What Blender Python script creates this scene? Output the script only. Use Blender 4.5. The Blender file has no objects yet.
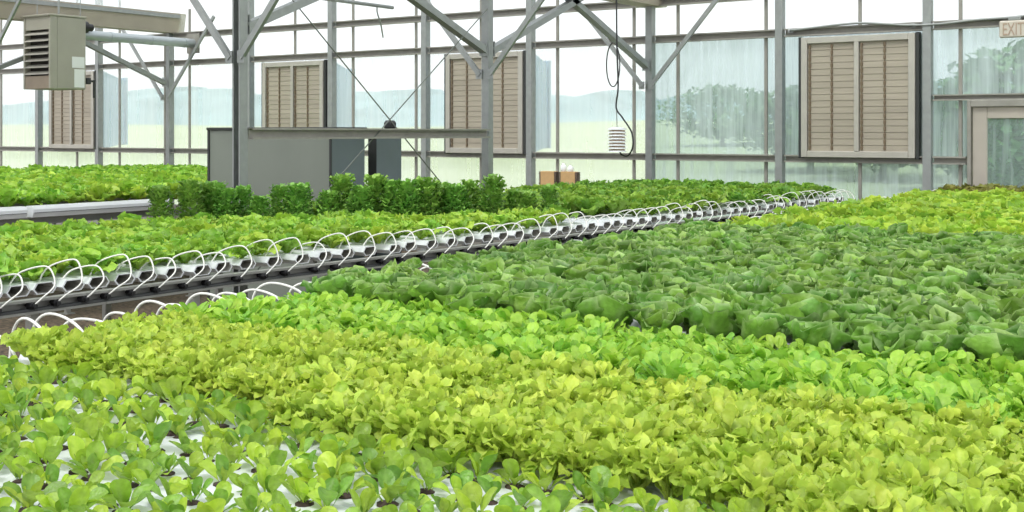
import bpy, math, random
import numpy as np
from mathutils import Vector

random.seed(7)
rng = np.random.default_rng(7)
scene = bpy.context.scene
COL = scene.collection
PI = math.pi

# ------------------------------------------------------------------ camera
FPX = 1200.0
HZ = 133.0
EYE = 1.75
YAW = math.atan(824.0 / 1200.0)
SN, CS = math.sin(YAW), math.cos(YAW)
cam_data = bpy.data.cameras.new('camera')
cam = bpy.data.objects.new('camera', cam_data)
COL.objects.link(cam)
cam.location = (0, 0, EYE)
cam.rotation_euler = (PI / 2, 0, YAW)
cam_data.sensor_width = 36.0
cam_data.lens = FPX / 1024 * 36.0
cam_data.shift_y = -(256 - HZ) / 1024.0
cam_data.clip_end = 2000
scene.camera = cam


def proj(x, y, z):
    d = -x * SN + y * CS
    r = x * CS + y * SN
    if d < 0.05:
        return -9999, -9999, d
    return 512 + FPX * r / d, HZ + FPX * (EYE - z) / d, d


def wall_x(px, Y):
    """x of the point seen at column px on the plane y = Y"""
    k = (px - 512) / FPX
    return Y * (-SN + CS * k) / (CS + SN * k)


# ------------------------------------------------------------------ materials
def new_mat(name):
    m = bpy.data.materials.new(name)
    m.use_nodes = True
    nt = m.node_tree
    nt.nodes.clear()
    out = nt.nodes.new('ShaderNodeOutputMaterial')
    return m, nt, out


def lin(c):
    return tuple((v / 255 / 12.92) if v / 255 <= 0.04045 else ((v / 255 + 0.055) / 1.055) ** 2.4 for v in c) + (1.0,)


def solid(name, rgb, rough=0.5, metal=0.0, noise=0.0, scale=8.0, bump=0.0, spec=0.5):
    m, nt, out = new_mat(name)
    b = nt.nodes.new('ShaderNodeBsdfPrincipled')
    b.inputs['Roughness'].default_value = rough
    b.inputs['Metallic'].default_value = metal
    b.inputs['Specular IOR Level'].default_value = spec
    c = lin(rgb)
    if noise > 0 or bump > 0:
        tc = nt.nodes.new('ShaderNodeTexCoord')
        n = nt.nodes.new('ShaderNodeTexNoise')
        n.inputs['Scale'].default_value = scale
        n.inputs['Detail'].default_value = 5
        nt.links.new(tc.outputs['Object'], n.inputs['Vector'])
        r = nt.nodes.new('ShaderNodeValToRGB')
        r.color_ramp.elements[0].position = 0.3
        r.color_ramp.elements[1].position = 0.7
        r.color_ramp.elements[0].color = tuple(v * (1 - noise) for v in c[:3]) + (1,)
        r.color_ramp.elements[1].color = tuple(min(1, v * (1 + noise)) for v in c[:3]) + (1,)
        nt.links.new(n.outputs['Fac'], r.inputs['Fac'])
        nt.links.new(r.outputs['Color'], b.inputs['Base Color'])
        if bump > 0:
            bp = nt.nodes.new('ShaderNodeBump')
            bp.inputs['Strength'].default_value = bump
            nt.links.new(n.outputs['Fac'], bp.inputs['Height'])
            nt.links.new(bp.outputs['Normal'], b.inputs['Normal'])
    else:
        b.inputs['Base Color'].default_value = c
    nt.links.new(b.outputs['BSDF'], out.inputs['Surface'])
    return m


def leaf_mat(name, dark, light, rib, rough=0.42, trans=0.32, hue=0.012, val=0.16, spec=0.45, rib_amt=0.7, bump=0.35):
    """two greens mixed per leaf, a paler midrib, a little light passing through the blade"""
    m, nt, out = new_mat(name)
    L = nt.links
    at = nt.nodes.new('ShaderNodeAttribute')
    at.attribute_name = 'leaf'
    sep = nt.nodes.new('ShaderNodeSeparateColor')
    L.new(at.outputs['Color'], sep.inputs['Color'])
    mx = nt.nodes.new('ShaderNodeMix')
    mx.data_type = 'RGBA'
    mx.inputs[6].default_value = lin(dark)
    mx.inputs[7].default_value = lin(light)
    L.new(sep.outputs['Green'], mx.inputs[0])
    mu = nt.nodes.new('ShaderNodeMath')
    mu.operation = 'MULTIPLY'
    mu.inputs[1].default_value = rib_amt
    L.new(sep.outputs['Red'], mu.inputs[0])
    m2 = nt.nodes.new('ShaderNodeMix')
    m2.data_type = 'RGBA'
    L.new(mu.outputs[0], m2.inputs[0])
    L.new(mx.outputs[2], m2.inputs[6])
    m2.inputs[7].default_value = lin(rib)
    oi = nt.nodes.new('ShaderNodeObjectInfo')
    hs = nt.nodes.new('ShaderNodeHueSaturation')
    ma = nt.nodes.new('ShaderNodeMapRange')
    ma.inputs['To Min'].default_value = 0.5 - hue
    ma.inputs['To Max'].default_value = 0.5 + hue
    L.new(oi.outputs['Random'], ma.inputs['Value'])
    L.new(ma.outputs['Result'], hs.inputs['Hue'])
    mb = nt.nodes.new('ShaderNodeMapRange')
    mb.inputs['To Min'].default_value = 1 - val
    mb.inputs['To Max'].default_value = 1 + val
    L.new(sep.outputs['Blue'], mb.inputs['Value'])
    L.new(mb.outputs['Result'], hs.inputs['Value'])
    tc = nt.nodes.new('ShaderNodeTexCoord')
    nz = nt.nodes.new('ShaderNodeTexNoise')
    nz.inputs['Scale'].default_value = 70
    nz.inputs['Detail'].default_value = 3
    L.new(tc.outputs['Object'], nz.inputs['Vector'])
    m3 = nt.nodes.new('ShaderNodeMix')
    m3.data_type = 'RGBA'
    m3.blend_type = 'OVERLAY'
    m3.inputs[0].default_value = 0.35
    L.new(m2.outputs[2], m3.inputs[6])
    L.new(nz.outputs['Fac'], m3.inputs[7])
    L.new(m3.outputs[2], hs.inputs['Color'])
    bp = nt.nodes.new('ShaderNodeBump')
    bp.inputs['Strength'].default_value = bump
    bp.inputs['Distance'].default_value = 0.01
    L.new(nz.outputs['Fac'], bp.inputs['Height'])
    b = nt.nodes.new('ShaderNodeBsdfPrincipled')
    b.inputs['Roughness'].default_value = rough
    b.inputs['Specular IOR Level'].default_value = spec
    L.new(hs.outputs['Color'], b.inputs['Base Color'])
    L.new(bp.outputs['Normal'], b.inputs['Normal'])
    tr = nt.nodes.new('ShaderNodeBsdfTranslucent')
    L.new(hs.outputs['Color'], tr.inputs['Color'])
    ms = nt.nodes.new('ShaderNodeMixShader')
    ms.inputs[0].default_value = trans
    L.new(b.outputs['BSDF'], ms.inputs[1])
    L.new(tr.outputs['BSDF'], ms.inputs[2])
    L.new(ms.outputs['Shader'], out.inputs['Surface'])
    return m


def glazing(name, tint, frost_rgb, fac, streak=0.0, scale=2.0):
    """twin-wall polycarbonate: mostly clear, a milky share, vertical condensation streaks"""
    m, nt, out = new_mat(name)
    L = nt.links
    t = nt.nodes.new('ShaderNodeBsdfTransparent')
    t.inputs['Color'].default_value = lin(tint)
    d = nt.nodes.new('ShaderNodeBsdfDiffuse')
    d.inputs['Color'].default_value = lin(frost_rgb)
    tl = nt.nodes.new('ShaderNodeBsdfTranslucent')
    tl.inputs['Color'].default_value = lin(frost_rgb)
    m1 = nt.nodes.new('ShaderNodeMixShader')
    m1.inputs[0].default_value = 0.6
    L.new(d.outputs[0], m1.inputs[1])
    L.new(tl.outputs[0], m1.inputs[2])
    m2 = nt.nodes.new('ShaderNodeMixShader')
    m2.inputs[0].default_value = fac
    if streak > 0:
        tc = nt.nodes.new('ShaderNodeTexCoord')
        mp = nt.nodes.new('ShaderNodeMapping')
        mp.inputs['Scale'].default_value = (6.0 * scale, 1.0, 0.35 * scale)
        n = nt.nodes.new('ShaderNodeTexNoise')
        n.inputs['Scale'].default_value = 1.6
        n.inputs['Detail'].default_value = 6
        L.new(tc.outputs['Object'], mp.inputs['Vector'])
        L.new(mp.outputs['Vector'], n.inputs['Vector'])
        mr = nt.nodes.new('ShaderNodeMapRange')
        mr.inputs['From Min'].default_value = 0.35
        mr.inputs['From Max'].default_value = 0.75
        mr.inputs['To Min'].default_value = fac
        mr.inputs['To Max'].default_value = min(1, fac + streak)
        L.new(n.outputs['Fac'], mr.inputs['Value'])
        L.new(mr.outputs['Result'], m2.inputs[0])
    L.new(t.outputs[0], m2.inputs[1])
    L.new(m1.outputs[0], m2.inputs[2])
    L.new(m2.outputs[0], out.inputs['Surface'])
    return m


M = {}
M['galv'] = solid('galvanised_steel', (150, 153, 152), 0.5, 0.35, 0.08, 14)
M['galv_warm'] = solid('weathered_galvanised_steel', (148, 145, 138), 0.55, 0.25, 0.10, 10)
M['gutter'] = solid('gutter_sheet', (170, 160, 146), 0.6, 0.1, 0.06, 3)
M['wire'] = solid('bracing_wire', (120, 124, 118), 0.5, 0.4)
M['core'] = solid('sensor_core', (176, 148, 132), 0.6)
M['black'] = solid('black_plastic', (28, 28, 30), 0.45)
M['dark'] = solid('dark_rubber', (52, 54, 54), 0.6)
M['white'] = solid('white_pvc', (218, 221, 224), 0.32, 0, 0.03, 5)
M['tube'] = solid('white_tubing', (224, 224, 218), 0.3)
M['inside'] = solid('channel_shaded_inside', (172, 170, 162), 0.5)  # channel colour darkened to paint the shade within the mouths
M['tank3'] = solid('cabinet_shaded_side', (112, 122, 128), 0.5, 0.1, 0.04, 3)  # cabinet grey darkened and blued: shade of the end face put into colour
M['rail'] = solid('bench_steel', (150, 150, 146), 0.45, 0.4, 0.08, 12)
M['shutter_slat'] = solid('shutter_slat', (160, 151, 136), 0.55, 0.1, 0.10, 3)
M['shutter_frame'] = solid('shutter_frame', (176, 172, 163), 0.5, 0.15, 0.06, 6)
m_ = M['shutter_slat']
for n_ in m_.node_tree.nodes:
    if n_.type == 'TEX_NOISE':
        mp_ = m_.node_tree.nodes.new('ShaderNodeMapping')
        mp_.inputs['Scale'].default_value = (0.25, 0.3, 3.5)
        l_ = n_.inputs['Vector'].links[0]
        src_ = l_.from_socket
        m_.node_tree.links.new(src_, mp_.inputs['Vector'])
        m_.node_tree.links.new(mp_.outputs['Vector'], n_.inputs['Vector'])
M['tie'] = solid('shutter_tie_bar', (112, 96, 76), 0.6)
M['hood'] = solid('fan_hood', (166, 194, 214), 0.45, 0.1)
M['tank'] = solid('cabinet_paint', (122, 128, 119), 0.5, 0.1, 0.04, 3)
M['tank2'] = solid('slim_cabinet_paint', (128, 136, 138), 0.5, 0.1, 0.04, 3)
M['heater'] = solid('heater_paint', (158, 155, 142), 0.5, 0.1, 0.04, 5)
M['heater_in'] = solid('heater_core', (66, 62, 58), 0.6, 0.3)
M['brown'] = solid('heater_lower_panel', (142, 127, 112), 0.55, 0.1, 0.06, 9)
M['label'] = solid('paper_label', (222, 224, 222), 0.6)
M['flue'] = solid('flue_pipe', (168, 174, 178), 0.35, 0.5)
M['door'] = solid('door_aluminium', (176, 168, 158), 0.5, 0.15, 0.05, 5)
M['exit'] = solid('exit_sign_body', (196, 188, 176), 0.5)
M['exit_red'] = solid('exit_sign_letters', (168, 146, 128), 0.5)
M['card'] = solid('corrugated_card', (196, 160, 112), 0.8, 0, 0.06, 20)
M['card_edge'] = solid('fluted_edge', (112, 96, 84), 0.9, 0, 0.4, 60)
M['bottle'] = solid('white_bottle', (238, 240, 240), 0.35)
M['plug'] = solid('root_plug', (62, 48, 44), 0.9, 0, 0.3, 60)
M['soil'] = solid('dark_bark', (70, 58, 46), 0.9)
M['bark'] = solid('bark', (96, 84, 70), 0.9, 0, 0.2, 8)
M['gravel'] = solid('brown_gravel', (84, 71, 56), 0.95, 0, 0.9, 24, 0.6)
M['meadow'] = solid('meadow', (172, 184, 146), 0.95, 0, 0.12, 0.05)  # grass colour paled to carry the outdoor haze
M['hill'] = solid('hazy_far_woods', (138, 162, 166), 0.95, 0, 0.25, 0.06)  # distance haze is mixed into this pale blue woods colour
M['tree'] = leaf_mat('tree_leaves', (84, 122, 84), (120, 156, 104), (140, 170, 110), 0.6, 0.25, 0.02, 0.25)
M['pane'] = glazing('clear_polycarbonate', (248, 250, 250), (244, 247, 250), 0.24, 0.10, 1.0)
M['pane_wet'] = glazing('misted_polycarbonate', (224, 232, 232), (228, 236, 240), 0.24, 0.34, 1.6)
M['pane_door'] = glazing('door_pane', (214, 228, 222), (226, 236, 240), 0.16, 0.14, 1.6)
M['roof'] = glazing('roof_polycarbonate', (250, 252, 253), (248, 250, 252), 0.15)

M['L_seed'] = leaf_mat('seedling_leaf', (114, 158, 56), (184, 210, 66), (202, 218, 140), 0.36, 0.38, 0.008, 0.16, 0.5, 0.25)
M['L_yellow'] = leaf_mat('yellow_leaf', (164, 192, 72), (210, 226, 98), (224, 234, 160), 0.45, 0.42, 0.006, 0.16, 0.35, 0.35)
M['L_bright'] = leaf_mat('bright_leaf', (128, 182, 66), (182, 218, 82), (204, 226, 150), 0.42, 0.42, 0.006, 0.15, 0.4, 0.3)
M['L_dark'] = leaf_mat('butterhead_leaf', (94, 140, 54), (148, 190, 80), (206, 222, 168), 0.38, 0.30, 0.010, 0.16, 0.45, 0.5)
M['L_rear'] = leaf_mat('rear_leaf', (136, 178, 60), (190, 214, 78), (210, 224, 150), 0.42, 0.36, 0.012, 0.15, 0.4, 0.3)
M['L_far'] = leaf_mat('frilly_leaf', (130, 180, 64), (184, 216, 80), (212, 226, 156), 0.42, 0.36, 0.014, 0.16, 0.4, 0.35)
M['L_bush'] = leaf_mat('curly_leaf', (100, 152, 64), (150, 194, 88), (178, 206, 126), 0.45, 0.28, 0.012, 0.2, 0.4, 0.3)
M['L_back'] = leaf_mat('back_leaf', (104, 150, 58), (156, 192, 74), (180, 204, 126), 0.42, 0.32, 0.012, 0.16, 0.4, 0.3)
M['L_olive'] = leaf_mat('olive_leaf', (122, 126, 60), (164, 160, 84), (170, 170, 100), 0.45, 0.3, 0.015, 0.16, 0.35, 0.3)


# ------------------------------------------------------------------ mesh builder
class MB:
    def __init__(self):
        self.v, self.f, self.mi = [], [], []

    def add(self, verts, faces, mi=0):
        o = len(self.v)
        self.v.extend([tuple(p) for p in verts])
        self.f.extend([tuple(i + o for i in f) for f in faces])
        self.mi.extend([mi] * len(faces))
        return self

    def box(self, x0, x1, y0, y1, z0, z1, mi=0, b=0.0):
        """box with chamfered edges when b > 0"""
        if b <= 0:
            vs = [(x, y, z) for z in (z0, z1) for y in (y0, y1) for x in (x0, x1)]
            fs = [(0, 2, 3, 1), (4, 5, 7, 6), (0, 1, 5, 4), (2, 6, 7, 3), (0, 4, 6, 2), (1, 3, 7, 5)]
            return self.add(vs, fs, mi)
        b = min(b, (x1 - x0) / 3, (y1 - y0) / 3, (z1 - z0) / 3)
        vs = []
        idx = {}
        for sx in (0, 1):
            for sy in (0, 1):
                for sz in (0, 1):
                    X, Y, Z = (x0, x1)[sx], (y0, y1)[sy], (z0, z1)[sz]
                    bx, by, bz = (b, -b)[sx], (b, -b)[sy], (b, -b)[sz]
                    idx[(sx, sy, sz, 0)] = len(vs); vs.append((X, Y + by, Z + bz))
                    idx[(sx, sy, sz, 1)] = len(vs); vs.append((X + bx, Y, Z + bz))
                    idx[(sx, sy, sz, 2)] = len(vs); vs.append((X + bx, Y + by, Z))
        I = lambda a, c: idx[a + (c,)]
        fs = []
        for s in (0, 1):
            q = [I((s, 0, 0), 0), I((s, 1, 0), 0), I((s, 1, 1), 0), I((s, 0, 1), 0)]
            fs.append(q if s else q[::-1])
            q = [I((0, s, 0), 1), I((1, s, 0), 1), I((1, s, 1), 1), I((0, s, 1), 1)]
            fs.append(q[::-1] if s else q)
            q = [I((0, 0, s), 2), I((1, 0, s), 2), I((1, 1, s), 2), I((0, 1, s), 2)]
            fs.append(q if s else q[::-1])
        for a in (0, 1):
            for c in (0, 1):
                fs.append([I((a, c, 0), 0), I((a, c, 1), 0), I((a, c, 1), 1), I((a, c, 0), 1)])
                fs.append([I((a, 0, c), 0), I((a, 1, c), 0), I((a, 1, c), 2), I((a, 0, c), 2)])
                fs.append([I((0, a, c), 1), I((1, a, c), 1), I((1, a, c), 2), I((0, a, c), 2)])
                for e in (0, 1):
                    fs.append([I((a, c, e), 0), I((a, c, e), 1), I((a, c, e), 2)])
        return self.add(vs, fs, mi)

    def prism(self, prof, p0, p1, up=(0, 0, 1), mi=0):
        """closed 2D profile (side, up) swept straight from p0 to p1"""
        p0, p1 = Vector(p0), Vector(p1)
        d = (p1 - p0).normalized()
        u = Vector(up)
        s = d.cross(u).normalized()
        u = s.cross(d).normalized()
        n = len(prof)
        vs = [p0 + s * a + u * b for a, b in prof] + [p1 + s * a + u * b for a, b in prof]
        fs = [(i, (i + 1) % n, n + (i + 1) % n, n + i) for i in range(n)]
        fs += [tuple(range(n))[::-1], tuple(range(n, 2 * n))]
        return self.add(vs, fs, mi)

    def tube(self, pts, r, n=8, mi=0, smooth=0, r1=None):
        P = [Vector(p) for p in pts]
        if smooth and len(P) > 2:
            Q = []
            for i in range(len(P) - 1):
                a = P[max(i - 1, 0)]; b = P[i]; c = P[i + 1]; d = P[min(i + 2, len(P) - 1)]
                for k in range(smooth):
                    t = k / smooth
                    Q.append(0.5 * ((2 * b) + (c - a) * t + (2 * a - 5 * b + 4 * c - d) * t * t + (3 * b - a - 3 * c + d) * t ** 3))
            Q.append(P[-1])
            P = Q
        vs, fs = [], []
        t0 = (P[1] - P[0]).normalized()
        ref = Vector((0, 0, 1)) if abs(t0.z) < 0.9 else Vector((1, 0, 0))
        u = t0.cross(ref).normalized()
        for i, p in enumerate(P):
            t = (P[min(i + 1, len(P) - 1)] - P[max(i - 1, 0)]).normalized()
            u = (u - t * u.dot(t)).normalized()
            w = t.cross(u)
            rr = r if r1 is None else r + (r1 - r) * i / (len(P) - 1)
            for k in range(n):
                a = 2 * PI * k / n
                vs.append(p + (u * math.cos(a) + w * math.sin(a)) * rr)
        for i in range(len(P) - 1):
            for k in range(n):
                fs.append((i * n + k, i * n + (k + 1) % n, (i + 1) * n + (k + 1) % n, (i + 1) * n + k))
        fs.append(tuple(range(n))[::-1])
        fs.append(tuple(range((len(P) - 1) * n, len(P) * n)))
        return self.add(vs, fs, mi)

    def lathe(self, prof, c=(0, 0, 0), n=16, mi=0):
        """(radius, height) profile spun about the vertical through c"""
        vs, fs = [], []
        for r, z in prof:
            for k in range(n):
                a = 2 * PI * k / n
                vs.append((c[0] + r * math.cos(a), c[1] + r * math.sin(a), c[2] + z))
        for i in range(len(prof) - 1):
            for k in range(n):
                fs.append((i * n + k, i * n + (k + 1) % n, (i + 1) * n + (k + 1) % n, (i + 1) * n + k))
        fs.append(tuple(range(n))[::-1])
        fs.append(tuple(range((len(prof) - 1) * n, len(prof) * n)))
        return self.add(vs, fs, mi)

    def build(self, name, mat, parent=None, smooth=False, origin=None):
        me = bpy.data.meshes.new(name)
        vs = self.v
        if origin is not None:
            vs = [(a - origin[0], b - origin[1], c - origin[2]) for a, b, c in vs]
        me.from_pydata(vs, [], self.f)
        mats = mat if isinstance(mat, (list, tuple)) else [mat]
        for m in mats:
            me.materials.append(m)
        if len(mats) > 1:
            me.polygons.foreach_set('material_index', self.mi)
        if smooth:
            me.polygons.foreach_set('use_smooth', [True] * len(me.polygons))
        me.update()
        o = bpy.data.objects.new(name, me)
        COL.objects.link(o)
        if parent is not None:
            o.parent = parent
            if origin is None and parent.type == 'EMPTY':
                o.matrix_parent_inverse = parent_inverse(parent)
        if origin is not None:
            o.location = origin
        return o


def parent_inverse(p):
    from mathutils import Matrix
    return Matrix.Translation(-Vector(p.location))


def tag(o, label=None, cat=None, group=None, kind=None):
    if label: o['label'] = label
    if cat: o['category'] = cat
    if group: o['group'] = group
    if kind: o['kind'] = kind
    return o


def thing(name, loc, label, cat, group=None, kind=None):
    o = bpy.data.objects.new(name, None)
    o.empty_display_size = 0.1
    o.location = loc
    COL.objects.link(o)
    return tag(o, label, cat, group, kind)


def part(mb, name, mat, parent, smooth=False, label=None):
    o = mb.build(name, mat, None, smooth)
    o.parent = parent
    # parts are modelled in world space: undo the parent's own translation
    off = Vector((0, 0, 0))
    q = parent
    while q is not None:
        off += Vector(q.location)
        q = q.parent
    o.location = -off
    if label: o['label'] = label
    return o


def c_prof(d, h, lip=0.02, t=0.006):
    """C-section, web at side 0, open towards side d"""
    return [(0, -h), (d, -h), (d, -h + lip), (d - t, -h + lip), (d - t, -h + t), (t, -h + t), (t, h - t),
            (d - t, h - t), (d - t, h - lip), (d, h - lip), (d, h), (0, h)]


def rect_prof(w, h):
    return [(-w, -h), (w, -h), (w, h), (-w, h)]


# ------------------------------------------------------------------ world and light
w = bpy.data.worlds.new('world')
scene.world = w
w.use_nodes = True
nt = w.node_tree
nt.nodes.clear()
wo = nt.nodes.new('ShaderNodeOutputWorld')
bg = nt.nodes.new('ShaderNodeBackground')
bg.inputs['Color'].default_value = (0.975, 0.985, 1.0, 1)
bg.inputs['Strength'].default_value = 1.35
nt.links.new(bg.outputs[0], wo.inputs[0])
sd = bpy.data.lights.new('sun', 'SUN')
sd.energy = 2.9
sd.angle = math.radians(14)
sd.color = (1.0, 0.97, 0.9)
sun = bpy.data.objects.new('sun', sd)
COL.objects.link(sun)
sun.rotation_euler = Vector((0.02, 0.5, -0.86)).to_track_quat('-Z', 'Y').to_euler()

vs = scene.view_settings
vs.view_transform = 'Standard'
vs.look = 'None'
vs.gamma = 1
vs.use_curve_mapping = False
vs.exposure = 0.16
scene.cycles.transparent_max_bounces = 16
scene.cycles.max_bounces = 8

# ------------------------------------------------------------------ setting: ground, back wall, roof
D = 14.0
tag(MB().box(-30, 4, -3, D + 0.3, -0.12, 0).build('floor', M['gravel']), kind='structure')

# meadow rising away from the house and the wooded ridge behind it
nx, ny = 40, 24
vsn, fsn = [], []
for j in range(ny + 1):
    y = D + 0.35 + (j / ny) ** 2 * 260
    for i in range(nx + 1):
        x = -420 + i / nx * 560
        rise = max(0, y - 30)
        z = -0.1 + rise * 0.022 + 0.6 * math.sin(x * 0.03 + y * 0.02) * min(1, rise / 60)
        vsn.append((x, y, z))
for j in range(ny):
    for i in range(nx):
        a = j * (nx + 1) + i
        fsn.append((a, a + 1, a + nx + 2, a + nx + 1))
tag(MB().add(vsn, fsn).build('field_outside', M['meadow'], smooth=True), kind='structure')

nx, ny = 260, 10
vsn, fsn = [], []
for j in range(ny + 1):
    t = j / ny
    for i in range(nx + 1):
        x = -440 + i / nx * 600
        y = 200 + 60 * t + 8 * math.sin(x * 0.05)
        top = 8.5 + 2.2 * math.sin(x * 0.021 + 1) + 1.2 * math.sin(x * 0.083) + 1.1 * math.sin(x * 0.37 + 2 * t) + 0.9 * math.sin(x * 0.71 + 5 * t)
        z = 2.5 + top * math.sin(t * PI * 0.5) ** 0.45
        vsn.append((x, y, z))
for j in range(ny):
    for i in range(nx):
        a = j * (nx + 1) + i
        fsn.append((a, a + 1, a + nx + 2, a + nx + 1))
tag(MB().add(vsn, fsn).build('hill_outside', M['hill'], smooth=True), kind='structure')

Z_LOW, Z_UP, Z_EAVE = 1.44, 2.97, 3.45
post_px = [-36, 41, 101, 172, 252, 334, 427.5, 532.5, 652, 781.5, 929]
post_x = [wall_x(p, D) for p in post_px] + [wall_x(929, D) + 1.82, wall_x(929, D) + 3.64]
XG = wall_x(652, D)            # gutter lines
XH = wall_x(172, D)
shutter_bays = {1: 71, 4: 293, 6: 480, 9: 856}   # bay index (post i to i+1)


def roof_z(x):
    """height of the glazed roof: one gable per bay between gutters"""
    bw = XG - XH
    t = ((x - XH) % bw) / bw
    return 3.8 + 1.9 * (1 - abs(2 * t - 1))


# wall posts (lipped C sections standing on the floor)
for i, x in enumerate(post_x):
    gut = i in (3, 8)
    s = 0.046
    mb = MB()
    mb.prism(c_prof(0.11, s, 0.025), (x + 0.0, D - 0.10, 0), (x, D - 0.10, roof_z(x) - 0.03), up=(1, 0, 0))
    mb.box(x - 0.09, x + 0.09, D - 0.14, D + 0.04, 0.0, 0.012)
    tag(mb.build('wall_post', M['galv']), kind='structure')

# rails: open C sections between the posts
x0, x1 = post_x[0], post_x[-1]
xd = wall_x(969, D)
for i in range(len(post_x) - 1):
    a, b = post_x[i] + 0.058, post_x[i + 1] - 0.058
    for z, h in ((Z_LOW, 0.045), (Z_UP, 0.05), (Z_EAVE, 0.05)):
        if i >= 10 and z == Z_LOW:
            b2 = xd - 0.02
        else:
            b2 = b
        if b2 <= a: continue
        if z == Z_LOW and i > 10: continue
        mb = MB()
        mb.prism(c_prof(0.07, h, 0.018), (a, D - 0.005, z), (b2, D - 0.005, z))
        tag(mb.build('wall_rail', M['galv_warm']), kind='structure')
tag(MB().box(post_x[0], xd - 0.02, D - 0.06, D + 0.06, 0, 0.5).build('wall_back', M['galv_warm']), kind='structure')

# glazing: one window per bay, its panes cut to the gable above
mull = {2: [119.5, 165], 3: [189.5], 5: [353, 416], 7: [557.5, 634], 8: [678, 766], 10: [960.5], 1: [77], 4: [295], 6: [481], 9: [860], 0: [1]}
for i in range(len(post_x) - 1):
    a, b = post_x[i] + 0.03, post_x[i + 1] - 0.03
    mb = MB()
    wet = i >= 8
    spans = [(0.5, Z_LOW), (Z_LOW, Z_UP), (Z_UP, None)]
    if i >= 10:
        spans = [(2.15, Z_UP), (Z_UP, None)]
    up_mb = MB()
    for z0, z1 in spans:
        if z1 is None:
            za, zb = roof_z(a) - 0.05, roof_z(b) - 0.05
        else:
            za = zb = z1
        y0, y1 = D + 0.022, D + 0.032
        vs_ = [(a, y0, z0), (b, y0, z0), (b, y0, zb), (a, y0, za), (a, y1, z0), (b, y1, z0), (b, y1, zb), (a, y1, za)]
        (up_mb if z1 is None else mb).add(vs_, [(0, 1, 2, 3), (7, 6, 5, 4), (0, 4, 5, 1), (3, 2, 6, 7), (0, 3, 7, 4), (1, 5, 6, 2)])
    if i == 10:
        y0, y1 = D + 0.022, D + 0.032
        mb.box(a, xd - 0.03, y0, y1, 0.5, 2.15)
    wdw = tag(mb.build('window_%d' % (i + 1), M['pane_wet'] if wet else M['pane']), kind='structure')
    if i >= 10:      # beside the door, on its far side
        mb2_ = MB().box(max(a, xd + 1.11), b, D + 0.022, D + 0.032, 0.3, 2.15)
        part(mb2_, 'side_pane', M['pane_wet'], wdw)
    part(up_mb, 'upper_pane', M['roof'], wdw)
    for p in mull.get(i, []):
        x = wall_x(p, D)
        sh = i in shutter_bays
        mm = MB()
        for z0, z1 in ([(0.5, Z_LOW - 0.045), (Z_UP + 0.05, 4.6)] if sh else [(0.5, 4.6)]):
            mm.box(x - 0.02, x + 0.02, D - 0.012, D + 0.02, z0, min(z1, roof_z(x) - 0.08), b=0.004)
        part(mm, 'mullion', M['galv_warm'], wdw)

# door at the right end of the wall
door = MB()
dx0, dx1 = xd, xd + 1.08
ztop = 2.04
dl = tag(bpy.data.objects.new('door_1', None), kind='structure')
COL.objects.link(dl)
dl.location = (xd, D, 0)
mb = MB()
mb.box(dx0, dx0 + 0.04, D - 0.09, D + 0.05, 0, ztop + 0.075, b=0.004)
mb.box(dx1 - 0.04, dx1, D - 0.09, D + 0.05, 0, ztop + 0.075, b=0.004)
mb.box(dx0 + 0.04, dx1 - 0.04, D - 0.09, D + 0.05, ztop + 0.001, ztop + 0.075, b=0.004)
part(mb, 'door_frame', M['galv_warm'], dl)
mb = MB()
lx0, lx1 = dx0 + 0.05, dx1 - 0.05
st = 0.155
mb.box(lx0, lx0 + st, D - 0.05, D, 0.01, ztop, b=0.006)
mb.box(lx1 - st, lx1, D - 0.05, D, 0.01, ztop, b=0.006)
mb.box(lx0 + st, lx1 - st, D - 0.05, D, ztop - 0.13, ztop, b=0.006)
mb.box(lx0 + st, lx1 - st, D - 0.05, D, 0.01, 0.25, b=0.006)
mb.box(lx0 + st, lx1 - st, D - 0.05, D, 0.9, 0.98, b=0.006)
leaf = part(mb, 'door_leaf', M['door'], dl)
part(MB().box(lx0 + st - 0.01, lx1 - st + 0.01, D - 0.03, D - 0.02, 0.24, ztop - 0.12), 'door_glass', M['pane_door'], leaf)
part(MB().tube([(lx1 - 0.06, D - 0.05, 1.02), (lx1 - 0.06, D - 0.11, 1.02), (lx1 - 0.2, D - 0.11, 1.02)], 0.012, 8), 'door_handle', M['galv'], leaf)
mb = MB()
mb.prism(c_prof(0.07, 0.035, 0.015), (post_x[10] + 0.058, D - 0.005, 2.15), (dx1 + 0.3, D - 0.005, 2.15))
tag(mb.build('trim_1', M['galv_warm']), kind='structure')

# gutters and roof
for gx, y_a in ((XG, -2.0), (XH, -2.0)):
    mb = MB()
    prof = [(-0.14, 0.0), (0.14, 0.0), (0.20, 0.34), (0.17, 0.34), (0.115, 0.03), (-0.115, 0.03), (-0.17, 0.34), (-0.20, 0.34)]
    zb = 3.40 if gx == XG else 3.50
    mb.prism(prof, (gx, y_a, zb), (gx, D + 0.15, zb))
    tag(mb.build('gutter', M['gutter']), kind='structure')

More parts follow.
